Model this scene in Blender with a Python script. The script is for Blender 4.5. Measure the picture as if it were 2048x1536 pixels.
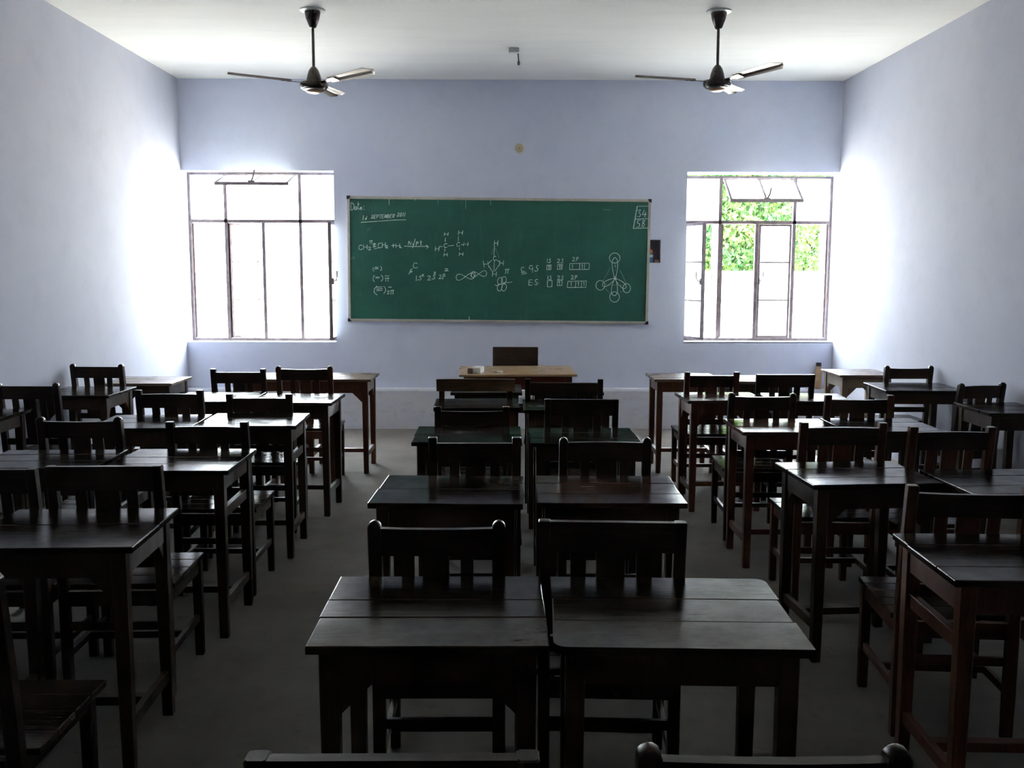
import bpy, bmesh, math, random
from mathutils import Vector, Matrix
for o in list(bpy.data.objects): bpy.data.objects.remove(o)
S = bpy.context.scene
COL = S.collection

# ------------------------------------------------------------------ camera
F_PX, PITCH, YAW, ROLL, CAM_H = 1920.0, -0.11899, -0.00974, -0.00213, 1.6
def cam_basis():
    Rz = Matrix.Rotation(YAW, 3, 'Z'); Rx = Matrix.Rotation(PITCH, 3, 'X')
    Ry = Matrix(((math.cos(ROLL), 0, math.sin(ROLL)), (0, 1, 0), (-math.sin(ROLL), 0, math.cos(ROLL))))
    return Rz @ Rx @ Ry
_R = cam_basis()
cd = bpy.data.cameras.new('camera'); cam = bpy.data.objects.new('camera', cd); COL.objects.link(cam)
cd.sensor_fit = 'HORIZONTAL'; cd.sensor_width = 36.0; cd.lens = 36.0 * F_PX / 2048.0
cd.clip_start = 0.05; cd.clip_end = 300
r_, f_, u_ = _R.col[0], _R.col[1], _R.col[2]
M4 = Matrix(((r_[0], u_[0], -f_[0], 0), (r_[1], u_[1], -f_[1], 0), (r_[2], u_[2], -f_[2], CAM_H), (0, 0, 0, 1)))
cam.matrix_world = M4
S.camera = cam

# ------------------------------------------------------------------ room numbers
XL, XR, YB, YF, HC = -3.164, 3.331, 9.64, -3.2, 3.434
WT = 0.28                       # wall thickness
WIN = [(XL, -1.668, 0.865, 2.558), (1.822, XR, 0.872, 2.536)]   # x0,x1,z0,z1 of the two openings
FY = YB + 0.20                  # plane of the steel frames

# ------------------------------------------------------------------ light
S.view_settings.view_transform = 'Standard'; S.view_settings.look = 'None'
S.view_settings.gamma = 1.0; S.view_settings.use_curve_mapping = False
S.view_settings.exposure = 0.62
SKY = 24.0
w = bpy.data.worlds.new('sky'); S.world = w; w.use_nodes = True
nt = w.node_tree; bg = nt.nodes['Background']
bg.inputs['Color'].default_value = (0.84, 0.93, 1.0, 1); bg.inputs['Strength'].default_value = SKY
sl = bpy.data.lights.new('sun', 'SUN'); sl.energy = 225.0; sl.angle = 0.02; sl.color = (1, 0.95, 0.86)
so = bpy.data.objects.new('sun', sl); COL.objects.link(so)
so.rotation_euler = Vector((0.10, 0.13, -1.0)).to_track_quat('-Z', 'Y').to_euler()
for i, (x0, x1, z0, z1) in enumerate(WIN):      # sky portals: guide sampling only, give no light of their own
    pl = bpy.data.lights.new('sky_portal', 'AREA'); pl.shape = 'RECTANGLE'
    pl.size = x1 - x0; pl.size_y = z1 - z0; pl.cycles.is_portal = True
    po = bpy.data.objects.new('sky_portal', pl); COL.objects.link(po)
    po.location = ((x0 + x1) / 2, YB + WT + 0.02, (z0 + z1) / 2)
    po.rotation_euler = Vector((0, -1, 0)).to_track_quat('-Z', 'Z').to_euler()

# ------------------------------------------------------------------ materials
def new_mat(name):
    m = bpy.data.materials.new(name); m.use_nodes = True
    n = m.node_tree.nodes; l = m.node_tree.links
    return m, n, l, n['Principled BSDF']
def noise(n, l, scale, detail=4, rough=0.55, vec=None, stretch=None, distortion=0.0):
    t = n.new('ShaderNodeTexNoise'); t.inputs['Scale'].default_value = scale
    t.inputs['Detail'].default_value = detail; t.inputs['Roughness'].default_value = rough
    t.inputs['Distortion'].default_value = distortion
    if vec is None:
        vec = n.new('ShaderNodeTexCoord').outputs['Object']
    if stretch:
        mp = n.new('ShaderNodeMapping'); mp.inputs['Scale'].default_value = stretch
        l.new(vec, mp.inputs['Vector']); vec = mp.outputs['Vector']
    l.new(vec, t.inputs['Vector'])
    return t.outputs['Fac']
def ramp(n, l, fac, stops):
    r = n.new('ShaderNodeValToRGB'); e = r.color_ramp.elements
    while len(e) > 1: e.remove(e[-1])
    e[0].position = stops[0][0]; e[0].color = (*stops[0][1], 1)
    for p, c in stops[1:]:
        k = e.new(p); k.color = (*c, 1)
    l.new(fac, r.inputs['Fac']); return r.outputs['Color']
def mixc(n, l, fac, a, b, mode='MIX'):
    m = n.new('ShaderNodeMix'); m.data_type = 'RGBA'; m.blend_type = mode
    if isinstance(fac, (int, float)): m.inputs[0].default_value = fac
    else: l.new(fac, m.inputs[0])
    for s, v in ((m.inputs[6], a), (m.inputs[7], b)):
        if isinstance(v, tuple): s.default_value = (*v, 1)
        else: l.new(v, s)
    return m.outputs[2]
def bump(n, l, b, h, strength, dist=0.002):
    bp = n.new('ShaderNodeBump'); bp.inputs['Strength'].default_value = strength
    bp.inputs['Distance'].default_value = dist; l.new(h, bp.inputs['Height'])
    l.new(bp.outputs['Normal'], b.inputs['Normal'])
def simple(name, col, rough=0.5, metal=0.0, var=0.15, scale=30):
    m, n, l, b = new_mat(name)
    f = noise(n, l, scale)
    d = tuple(max(0, c * (1 - var)) for c in col); u = tuple(min(1, c * (1 + var)) for c in col)
    l.new(ramp(n, l, f, [(0.3, d), (0.7, u)]), b.inputs['Base Color'])
    b.inputs['Roughness'].default_value = rough; b.inputs['Metallic'].default_value = metal
    return m
def wood(name, dark, light, rough=(0.28, 0.5), axis='x', dents=1.0, spec=0.3):
    m, n, l, b = new_mat(name)
    tc = n.new('ShaderNodeTexCoord'); oi = n.new('ShaderNodeObjectInfo')
    add = n.new('ShaderNodeVectorMath'); add.operation = 'ADD'
    sc = n.new('ShaderNodeVectorMath'); sc.operation = 'SCALE'; sc.inputs['Scale'].default_value = 3.7
    cv = n.new('ShaderNodeCombineXYZ')
    for k in range(3): l.new(oi.outputs['Random'], cv.inputs[k])
    l.new(cv.outputs[0], sc.inputs[0]); l.new(tc.outputs['Object'], add.inputs[0]); l.new(sc.outputs[0], add.inputs[1])
    v = add.outputs[0]
    st = {'x': (1.2, 16, 16), 'z': (16, 16, 1.2), 'y': (16, 1.2, 16)}[axis]
    g = noise(n, l, 6, 6, 0.65, v, st, 0.4)
    g2 = noise(n, l, 3, 3, 0.5, v)
    c = ramp(n, l, g, [(0.30, dark), (0.72, light)])
    hs = n.new('ShaderNodeHueSaturation'); l.new(c, hs.inputs['Color'])
    mr = n.new('ShaderNodeMapRange'); mr.inputs[3].default_value = 0.75; mr.inputs[4].default_value = 1.3
    l.new(oi.outputs['Random'], mr.inputs[0]); l.new(mr.outputs[0], hs.inputs['Value'])
    c2 = mixc(n, l, g2, hs.outputs[0], ramp(n, l, g2, [(0.45, dark), (0.75, light)]))
    # small dark dents and pale scratches
    vt = n.new('ShaderNodeTexVoronoi'); vt.inputs['Scale'].default_value = 14; l.new(v, vt.inputs['Vector'])
    dm = n.new('ShaderNodeMapRange'); dm.inputs[1].default_value = 0.03; dm.inputs[2].default_value = 0.07
    dm.inputs[3].default_value = 0.85 * dents; dm.inputs[4].default_value = 0.0; l.new(vt.outputs['Distance'], dm.inputs[0])
    c3 = mixc(n, l, dm.outputs[0], c2, (0.01, 0.007, 0.005))
    l.new(c3, b.inputs['Base Color'])
    rr = n.new('ShaderNodeMapRange'); rr.inputs[1].default_value = 0.3; rr.inputs[2].default_value = 0.7
    rr.inputs[3].default_value = rough[0]; rr.inputs[4].default_value = rough[1]; l.new(g2, rr.inputs[0])
    df = n.new('ShaderNodeBsdfDiffuse'); l.new(c3, df.inputs['Color'])
    gg = n.new('ShaderNodeBsdfGlossy'); gg.distribution = 'BECKMANN'; gg.inputs['Color'].default_value = (0.95, 0.95, 0.95, 1)
    ra = n.new('ShaderNodeMath'); ra.operation = 'MULTIPLY_ADD'; ra.inputs[1].default_value = 0.13; ra.use_clamp = True
    l.new(g, ra.inputs[0]); l.new(rr.outputs[0], ra.inputs[2]); l.new(ra.outputs[0], gg.inputs['Roughness'])
    fr = n.new('ShaderNodeFresnel'); fr.inputs['IOR'].default_value = 1.29
    wm = n.new('ShaderNodeMapRange'); wm.inputs[1].default_value = 0.35; wm.inputs[2].default_value = 0.7
    wm.inputs[3].default_value = 1.0; wm.inputs[4].default_value = 0.6; l.new(noise(n, l, 9, 6, 0.7, v), wm.inputs[0])
    fm = n.new('ShaderNodeMath'); fm.operation = 'MULTIPLY'; l.new(fr.outputs[0], fm.inputs[0]); l.new(wm.outputs[0], fm.inputs[1])
    ms_ = n.new('ShaderNodeMixShader'); l.new(fm.outputs[0], ms_.inputs[0]); l.new(df.outputs[0], ms_.inputs[1]); l.new(gg.outputs[0], ms_.inputs[2])
    l.new(ms_.outputs[0], n['Material Output'].inputs['Surface']); n.remove(b)
    ms = n.new('ShaderNodeMath'); ms.operation = 'SUBTRACT'; l.new(g, ms.inputs[0]); l.new(dm.outputs[0], ms.inputs[1])
    bp = n.new('ShaderNodeBump'); bp.inputs['Strength'].default_value = 0.25; bp.inputs['Distance'].default_value = 0.001
    l.new(ms.outputs[0], bp.inputs['Height'])
    for nd in (df, gg, fr): l.new(bp.outputs['Normal'], nd.inputs['Normal'])
    return m
WD = {
 'top':   wood('worn_dark_tabletop', (0.008, 0.0055, 0.0045), (0.045, 0.032, 0.022), (0.08, 0.20), 'x'),
 'top_r': wood('red_brown_tabletop', (0.035, 0.018, 0.013), (0.105, 0.055, 0.038), (0.08, 0.20), 'x'),
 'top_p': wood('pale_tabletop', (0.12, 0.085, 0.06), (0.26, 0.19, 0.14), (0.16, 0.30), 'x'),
 'leg':   wood('dark_brown_frame_wood', (0.020, 0.011, 0.007), (0.058, 0.032, 0.019), (0.35, 0.55), 'z', 0.5),
 'leg_r': wood('red_brown_frame_wood', (0.055, 0.020, 0.012), (0.15, 0.060, 0.036), (0.35, 0.55), 'z', 0.5),
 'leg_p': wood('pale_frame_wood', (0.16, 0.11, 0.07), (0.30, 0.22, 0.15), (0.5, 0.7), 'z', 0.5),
 'rail':  wood('dark_chair_wood', (0.014, 0.009, 0.008), (0.045, 0.028, 0.020), (0.25, 0.45), 'x', 0.5),
 'rail_l':wood('lighter_brown_chair_wood', (0.045, 0.026, 0.014), (0.11, 0.068, 0.04), (0.4, 0.6), 'x', 0.5),
 'chair': wood('dark_chair_post_wood', (0.014, 0.009, 0.008), (0.045, 0.028, 0.020), (0.25, 0.45), 'z', 0.4),
 'chair_r': wood('red_brown_chair_wood', (0.045, 0.018, 0.012), (0.12, 0.052, 0.032), (0.28, 0.5), 'z', 0.4),
 'teak':  wood('varnished_teacher_table', (0.32, 0.21, 0.115), (0.37, 0.255, 0.15), (0.2, 0.35), 'x', 0.2),
 'teak_d':wood('red_mahogany_apron', (0.075, 0.018, 0.010), (0.15, 0.04, 0.024), (0.3, 0.45), 'x', 0.2),
}
def plaster(name, base, alt, stain, scale=1.3, streak=(1, 1, 1), stain_pos=0.62):
    m, n, l, b = new_mat(name)
    f = noise(n, l, scale, 6, 0.6, None, streak); f2 = noise(n, l, scale * 4.5, 5, 0.65, None, streak)
    f3 = noise(n, l, 9, 8, 0.75)
    c = ramp(n, l, f, [(0.32, base), (0.72, alt)])
    c = mixc(n, l, ramp(n, l, f2, [(0.5, (0, 0, 0)), (0.8, (0.35, 0.35, 0.35))]), c, stain)
    c = mixc(n, l, ramp(n, l, f3, [(stain_pos + 0.08, (0, 0, 0)), (stain_pos + 0.16, (0.5, 0.5, 0.5))]), c, stain)
    l.new(c, b.inputs['Base Color']); b.inputs['Roughness'].default_value = 0.85
    b.inputs['Specular IOR Level'].default_value = 0.2
    bump(n, l, b, noise(n, l, 28, 5, 0.6), 0.25, 0.004)
    return m
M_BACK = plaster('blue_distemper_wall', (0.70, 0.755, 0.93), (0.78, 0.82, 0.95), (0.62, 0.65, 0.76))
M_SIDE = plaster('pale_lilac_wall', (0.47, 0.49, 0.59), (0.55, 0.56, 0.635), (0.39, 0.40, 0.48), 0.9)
M_CEIL = plaster('whitewashed_ceiling', (0.86, 0.86, 0.83), (0.92, 0.91, 0.87), (0.74, 0.74, 0.75), 1.0, (0.35, 2.2, 1))
M_REAR = plaster('light_absorbing_rear_wall', (0.16, 0.14, 0.13), (0.22, 0.20, 0.18), (0.12, 0.1, 0.1))  # unseen rear wall, made dark brown to cut bounce light on the near floor
M_REVEAL = plaster('white_window_reveal', (0.72, 0.74, 0.78), (0.8, 0.8, 0.82), (0.6, 0.6, 0.62))
M_LEDGE = plaster('dusty_ledge', (0.70, 0.73, 0.82), (0.76, 0.75, 0.76), (0.42, 0.38, 0.35), 2.5, (1, 1, 2), 0.52)
M_FLOOR = plaster('cement_floor', (0.13, 0.12, 0.108), (0.20, 0.185, 0.165), (0.09, 0.08, 0.072), 1.6, (1, 1, 1), 0.5)
M_STEEL = simple('painted_window_steel', (0.16, 0.125, 0.13), 0.5, 0.0, 0.35, 20)
M_GLASS = None
def glass():
    m, n, l, b = new_mat('window_glass')
    n.remove(b); tr = n.new('ShaderNodeBsdfTransparent'); gl = n.new('ShaderNodeBsdfGlossy')
    tr.inputs['Color'].default_value = (0.93, 0.96, 0.95, 1); gl.inputs['Roughness'].default_value = 0.05
    nz = noise(n, l, 3); mr = n.new('ShaderNodeMapRange'); mr.inputs[3].default_value = 0.05; mr.inputs[4].default_value = 0.10
    l.new(nz, mr.inputs[0]); mx = n.new('ShaderNodeMixShader'); ts = n.new('ShaderNodeBsdfTranslucent'); ts.inputs['Color'].default_value = (0.85, 0.87, 0.88, 1)
    m0 = n.new('ShaderNodeMixShader'); m0.inputs[0].default_value = 0.6; l.new(tr.outputs[0], m0.inputs[1]); l.new(ts.outputs[0], m0.inputs[2])
    l.new(mr.outputs[0], mx.inputs[0]); l.new(m0.outputs[0], mx.inputs[1]); l.new(gl.outputs[0], mx.inputs[2])
    l.new(mx.outputs[0], n['Material Output'].inputs['Surface']); return m
M_GLASS = glass()
def board_mat():
    m, n, l, b = new_mat('green_chalkboard')
    a = noise(n, l, 1.6, 7, 0.65, None, (1, 1, 1.6)); s = noise(n, l, 5, 6, 0.7, None, (3, 1, 0.5))
    c = ramp(n, l, a, [(0.3, (0.005, 0.075, 0.052)), (0.75, (0.014, 0.125, 0.088))])
    c = mixc(n, l, ramp(n, l, s, [(0.55, (0, 0, 0)), (0.85, (0.35, 0.35, 0.35))]), c, (0.12, 0.22, 0.18))
    l.new(c, b.inputs['Base Color']); b.inputs['Roughness'].default_value = 0.6
    return m
M_BOARD = board_mat()
M_CHALK = simple('chalk_line', (0.74, 0.84, 0.78), 0.9, 0, 0.25, 60)
M_CHALK2 = simple('faint_chalk_line', (0.20, 0.34, 0.28), 0.9, 0, 0.25, 60)
M_ALU = simple('cream_aluminium', (0.56, 0.52, 0.46), 0.45, 0.1, 0.08)
M_BLACK = simple('black_plastic', (0.02, 0.02, 0.03), 0.5)
M_FANB = simple('dark_brown_enamel', (0.022, 0.015, 0.014), 0.22, 0.2, 0.2)
M_FANC = simple('bronze_enamel', (0.10, 0.072, 0.06), 0.45, 0.0, 0.12, 8)
M_FANC.node_tree.nodes['Principled BSDF'].inputs['Specular IOR Level'].default_value = 0.3
M_FANS = simple('polished_cap', (0.42, 0.29, 0.20), 0.3, 0.6, 0.1)
M_WHITEP = simple('white_plastic', (0.72, 0.74, 0.72), 0.4, 0, 0.05)
M_CREAM = simple('yellowed_plastic', (0.62, 0.52, 0.34), 0.5, 0, 0.1)
M_WIRE = simple('grey_wire', (0.12, 0.10, 0.10), 0.6)
M_CARD = simple('white_card', (0.78, 0.78, 0.76), 0.8, 0, 0.06)
M_BROWN = simple('brown_felt', (0.12, 0.075, 0.055), 0.9, 0, 0.2, 80)
M_BLUE = simple('blue_label', (0.06, 0.22, 0.45), 0.45, 0, 0.2, 40)
M_ORANGE = simple('orange_cap', (0.75, 0.26, 0.07), 0.4, 0, 0.1)
M_TAN = simple('tan_box_card', (0.48, 0.28, 0.18), 0.8, 0, 0.25, 50)
M_NICHE = simple('dark_niche_lining', (0.30, 0.28, 0.34), 0.9, 0, 0.3, 10)  # niche lining darker than the wall around it, mottled at random
M_BOTTLE = simple('tan_bottle', (0.40, 0.27, 0.15), 0.5, 0, 0.3, 20)
M_LIME = plaster('sunlit_limewash', (0.75, 0.74, 0.70), (0.82, 0.8, 0.76), (0.6, 0.58, 0.55))
M_GROUND = plaster('pale_courtyard', (0.62, 0.59, 0.53), (0.72, 0.68, 0.60), (0.5, 0.46, 0.4))
def leafmat():
    m, n, l, b = new_mat('leaves')
    f = noise(n, l, 1.3, 5, 0.6)
    l.new(ramp(n, l, f, [(0.35, (0.014, 0.05, 0.02)), (0.55, (0.036, 0.075, 0.016)), (0.72, (0.11, 0.135, 0.03))]), b.inputs['Base Color'])
    b.inputs['Roughness'].default_value = 0.8; b.inputs['Specular IOR Level'].default_value = 0.02
    return m
M_LEAF = leafmat()
M_BARK = simple('bark', (0.16, 0.11, 0.08), 0.9, 0, 0.3, 12)

# ------------------------------------------------------------------ mesh helpers
def link(name, bm, mats, parent=None, smooth=False, recalc=True):
    if recalc: bmesh.ops.recalc_face_normals(bm, faces=bm.faces)
    me = bpy.data.meshes.new(name); bm.to_mesh(me); bm.free()
    for m in (mats if isinstance(mats, (list, tuple)) else [mats]): me.materials.append(m)
    if smooth:
        for p in me.polygons: p.use_smooth = True
        try: me.set_sharp_from_angle(angle=math.radians(38))
        except Exception: pass
    o = bpy.data.objects.new(name, me); COL.objects.link(o)
    if parent: o.parent = parent
    return o
def empty(name, loc=(0, 0, 0), rz=0):
    o = bpy.data.objects.new(name, None); COL.objects.link(o); o.location = loc; o.rotation_euler = (0, 0, rz)
    o.empty_display_size = 0.1
    return o
def tag(o, label=None, cat=None, group=None, kind=None):
    if label: o['label'] = label
    if cat: o['category'] = cat
    if group: o['group'] = group
    if kind: o['kind'] = kind
    return o
def cube(bm, x0, x1, y0, y1, z0, z1, bev=0.0, mi=0, mat=None):
    """axis box, optionally bevelled and transformed"""
    t = bmesh.new()
    vs = [t.verts.new((x, y, z)) for x in (x0, x1) for y in (y0, y1) for z in (z0, z1)]
    for f in ((0, 1, 3, 2), (4, 6, 7, 5), (0, 4, 5, 1), (2, 3, 7, 6), (0, 2, 6, 4), (1, 5, 7, 3)):
        t.faces.new([vs[i] for i in f])
    bmesh.ops.recalc_face_normals(t, faces=t.faces)
    if bev > 0:
        bmesh.ops.bevel(t, geom=list(t.edges), offset=bev, segments=2, profile=0.5, affect='EDGES')
    if mat is not None: bmesh.ops.transform(t, matrix=mat, verts=t.verts)
    merge(bm, t, mi)
def merge(bm, t, mi=0):
    mp = {}
    for v in t.verts: mp[v] = bm.verts.new(v.co)
    for f in t.faces:
        try:
            g = bm.faces.new([mp[v] for v in f.verts]); g.material_index = mi; g.smooth = f.smooth
        except ValueError: pass
    t.free()
def loft(bm, secs, chamfer=0.0, mi=0):
    """secs: (cx, cy, hx, hy, z) rectangles with cut corners, joined upwards"""
    rings = []
    for cx, cy, hx, hy, z in secs:
        c = min(chamfer, hx * 0.6, hy * 0.6)
        pts = [(hx - c, -hy), (hx, -hy + c), (hx, hy - c), (hx - c, hy), (-hx + c, hy), (-hx, hy - c), (-hx, -hy + c), (-hx + c, -hy)] if c > 0 else [(hx, -hy), (hx, hy), (-hx, hy), (-hx, -hy)]
        rings.append([bm.verts.new((cx + a, cy + b, z)) for a, b in pts])
    for a, b in zip(rings, rings[1:]):
        k = len(a)
        for i in range(k):
            f = bm.faces.new((a[i], a[(i + 1) % k], b[(i + 1) % k], b[i])); f.material_index = mi
    bm.faces.new(rings[0][::-1]).material_index = mi; bm.faces.new(rings[-1]).material_index = mi
def lathe(bm, prof, seg=28, mi=0, mat=None):
    t = bmesh.new(); rings = []
    for r, z in prof:
        rings.append([t.verts.new((max(r, 1e-4) * math.cos(2 * math.pi * i / seg), max(r, 1e-4) * math.sin(2 * math.pi * i / seg), z)) for i in range(seg)])
    for a, b in zip(rings, rings[1:]):
        for i in range(seg): t.faces.new((a[i], a[(i + 1) % seg], b[(i + 1) % seg], b[i]))
    t.faces.new(rings[0][::-1]); t.faces.new(rings[-1])
    if mat is not None: bmesh.ops.transform(t, matrix=mat, verts=t.verts)
    merge(bm, t, mi)
def prism(bm, pts, axis, a0, a1, mi=0):
    """polygon pts in the plane across axis, extruded from a0 to a1"""
    def P(u, v, a): return {'x': (a, u, v), 'y': (u, a, v), 'z': (u, v, a)}[axis]
    A = [bm.verts.new(P(u, v, a0)) for u, v in pts]; B = [bm.verts.new(P(u, v, a1)) for u, v in pts]
    k = len(pts)
    bm.faces.new(A).material_index = mi; bm.faces.new(B[::-1]).material_index = mi
    for i in range(k): bm.faces.new((A[i], B[i], B[(i + 1) % k], A[(i + 1) % k])).material_index = mi
def tube(bm, pts, r, seg=8, mi=0):
    pts = [Vector(p) for p in pts]; rings = []
    for i, p in enumerate(pts):
        d = (pts[min(i + 1, len(pts) - 1)] - pts[max(i - 1, 0)]).normalized()
        up = Vector((0, 0, 1)) if abs(d.z) < 0.9 else Vector((1, 0, 0))
        a = d.cross(up).normalized(); b = d.cross(a)
        rings.append([bm.verts.new(p + r * (math.cos(t) * a + math.sin(t) * b)) for t in [2 * math.pi * k / seg for k in range(seg)]])
    for a, b in zip(rings, rings[1:]):
        for k in range(seg): bm.faces.new((a[k], a[(k + 1) % seg], b[(k + 1) % seg], b[k])).material_index = mi
    bm.faces.new(rings[0][::-1]); bm.faces.new(rings[-1])

# ------------------------------------------------------------------ room shell
def holed_wall(name, xs, zs, holes, y0, y1, mat):
    """slab in x-z from y0 (room side) to y1 with rectangular holes given as cell indices"""
    bm = bmesh.new(); V = {}
    def v(i, j, k):
        if (i, j, k) not in V: V[(i, j, k)] = bm.verts.new((xs[i], (y0, y1)[k], zs[j]))
        return V[(i, j, k)]
    nx, nz = len(xs) - 1, len(zs) - 1
    solid = lambda i, j: 0 <= i < nx and 0 <= j < nz and (i, j) not in holes
    for i in range(nx):
        for j in range(nz):
            if not solid(i, j): continue
            bm.faces.new((v(i, j, 0), v(i + 1, j, 0), v(i + 1, j + 1, 0), v(i, j + 1, 0)))
            bm.faces.new((v(i, j, 1), v(i, j + 1, 1), v(i + 1, j + 1, 1), v(i + 1, j, 1)))
            if not solid(i - 1, j): f = bm.faces.new((v(i, j, 0), v(i, j + 1, 0), v(i, j + 1, 1), v(i, j, 1)))
            if not solid(i + 1, j): bm.faces.new((v(i + 1, j, 0), v(i + 1, j, 1), v(i + 1, j + 1, 1), v(i + 1, j + 1, 0)))
            if not solid(i, j - 1): bm.faces.new((v(i, j, 0), v(i, j, 1), v(i + 1, j, 1), v(i + 1, j, 0)))
            if not solid(i, j + 1): bm.faces.new((v(i, j + 1, 0), v(i + 1, j + 1, 0), v(i + 1, j + 1, 1), v(i, j + 1, 1)))
    o = link(name, bm, [mat, M_REVEAL])
    return o
NX0, NX1, NZ0, NZ1 = 1.425, 1.572, 1.665, 1.895          # niche behind the board's right end
xs = [XL - WT, XL, WIN[0][1], NX0, NX1, WIN[1][0], XR, XR + WT]
zs = [0, WIN[0][2], NZ0, NZ1, WIN[0][3], HC]
holes = {(1, 1), (1, 2), (1, 3), (5, 1), (5, 2), (5, 3), (3, 2)}
tag(holed_wall('wall_back', xs, zs, holes, YB, YB + WT, M_BACK), kind='structure')
bm = bmesh.new(); cube(bm, NX0 - 0.01, NX1 + 0.01, YB + 0.13, YB + 0.15, NZ0 - 0.01, NZ1 + 0.01)
cube(bm, NX0, NX1, YB + 0.006, YB + 0.13, NZ0, NZ0 + 0.004); cube(bm, NX0, NX1, YB + 0.006, YB + 0.13, NZ1 - 0.004, NZ1)
cube(bm, NX0, NX0 + 0.004, YB + 0.006, YB + 0.13, NZ0, NZ1); cube(bm, NX1 - 0.004, NX1, YB + 0.006, YB + 0.13, NZ0, NZ1)
tag(link('trim_1', bm, M_NICHE), kind='structure')
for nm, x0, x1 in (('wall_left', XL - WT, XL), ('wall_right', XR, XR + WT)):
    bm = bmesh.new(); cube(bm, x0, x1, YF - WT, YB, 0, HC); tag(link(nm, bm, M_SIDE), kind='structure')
bm = bmesh.new(); cube(bm, XL, XR, YF - WT, YF, 0, HC); tag(link('wall_front', bm, M_REAR), kind='structure')
bm = bmesh.new(); cube(bm, XL - WT, XR + WT, YF - WT, YB + WT, -0.15, 0); tag(link('floor', bm, M_FLOOR), kind='structure')
bm = bmesh.new(); cube(bm, XL - WT, XR + WT, YF - WT, YB + WT, HC, HC + 0.2); tag(link('ceiling', bm, M_CEIL), kind='structure')
bm = bmesh.new(); LD = 0.075
prism(bm, [(YB, 0), (YB - LD, 0), (YB - LD, 0.385), (YB - LD + 0.01, 0.405), (YB, 0.41)], 'x', XL, XR)
tag(link('baseboard_back', bm, M_LEDGE), kind='structure')
bm = bmesh.new()
for i, (x0, x1, z0, z1) in enumerate(WIN):              # cement sill slabs
    cube(bm, x0, x1, YB + 0.004, YB + WT, z0, z0 + 0.006)
tag(link('trim_2', bm, M_REVEAL), kind='structure')

# ------------------------------------------------------------------ windows
def frame_bars(bm, x0, x1, z0, z1, t, y, d):
    cube(bm, x0, x0 + t, y - d, y + d, z0, z1); cube(bm, x1 - t, x1, y - d, y + d, z0, z1)
    cube(bm, x0 + t, x1 - t, y - d, y + d, z0, z0 + t); cube(bm, x0 + t, x1 - t, y - d, y + d, z1 - t, z1)
def casement(win, hx, z0, z1, wid, side, ang, n_panes=3, handle=True):
    """side: +1 leaf extends to +x when closed, -1 to -x. ang>0 swings into the room"""
    root = empty('casement', (hx, FY, 0)); root.parent = win
    root.rotation_euler = (0, 0, -ang * side)
    t = 0.022; bm = bmesh.new(); s = side
    X = lambda a, b: (min(a * s, b * s), max(a * s, b * s))
    a, b = X(0.002, t); cube(bm, a, b, -0.016, 0.016, z0, z1)
    a, b = X(wid - t, wid); cube(bm, a, b, -0.016, 0.016, z0, z1)
    a, b = X(t, wid - t); cube(bm, a, b, -0.016, 0.016, z0, z0 + t); cube(bm, a, b, -0.016, 0.016, z1 - t, z1)
    for k in range(1, n_panes):
        zz = z0 + (z1 - z0) * k / n_panes; cube(bm, a, b, -0.008, 0.008, zz - 0.007, zz + 0.007)
    # the leaf's frame mesh replaces the empty so that thing > part > sub-part holds
    fr = link('casement', bm, M_STEEL, win); fr.location = root.location; fr.rotation_euler = root.rotation_euler
    bpy.data.objects.remove(root)
    bm = bmesh.new(); cube(bm, a, b, -0.002, 0.002, z0 + t, z1 - t); link('pane', bm, M_GLASS, fr)
    if handle:
        bm = bmesh.new(); zc = (z0 + z1) / 2; hxx = (wid - t / 2) * s
        cube(bm, hxx - 0.012, hxx + 0.012, -0.035, -0.016, zc - 0.03, zc + 0.03)
        tube(bm, [(hxx, -0.03, zc), (hxx - 0.02 * s, -0.055, zc + 0.01), (hxx - 0.035 * s, -0.06, zc + 0.05), (hxx - 0.035 * s, -0.06, zc + 0.10)], 0.006)
        link('handle', bm, M_STEEL, fr)
    return fr
def vent(win, x0, x1, z0, z1, ang):
    t = 0.022; bm = bmesh.new(); h = z1 - z0; wd = x1 - x0
    cube(bm, 0, t, -0.014, 0.014, -h, 0); cube(bm, wd - t, wd, -0.014, 0.014, -h, 0)
    cube(bm, t, wd - t, -0.014, 0.014, -t, 0); cube(bm, t, wd - t, -0.014, 0.014, -h, -h + t)
    cube(bm, wd / 2 - 0.009, wd / 2 + 0.009, -0.008, 0.008, -h + t, -t)
    fr = link('top_vent', bm, M_STEEL, win); fr.location = (x0, FY - 0.02, z1); fr.rotation_euler = (-ang, 0, 0)
    bm = bmesh.new(); cube(bm, t, wd - t, -0.002, 0.002, -h + t, -t); link('pane', bm, M_GLASS, fr)
    bm = bmesh.new(); cube(bm, wd / 2 - 0.03, wd / 2 + 0.03, -0.03, -0.014, -h, -h + 0.02)
    tube(bm, [(wd / 2, -0.02, -h + 0.01), (wd / 2 + 0.02, -0.07, -h + 0.02), (wd / 2 + 0.03, -0.12, -h + 0.05)], 0.008)
    link('handle', bm, M_STEEL, fr)
TZ = 2.076
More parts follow.
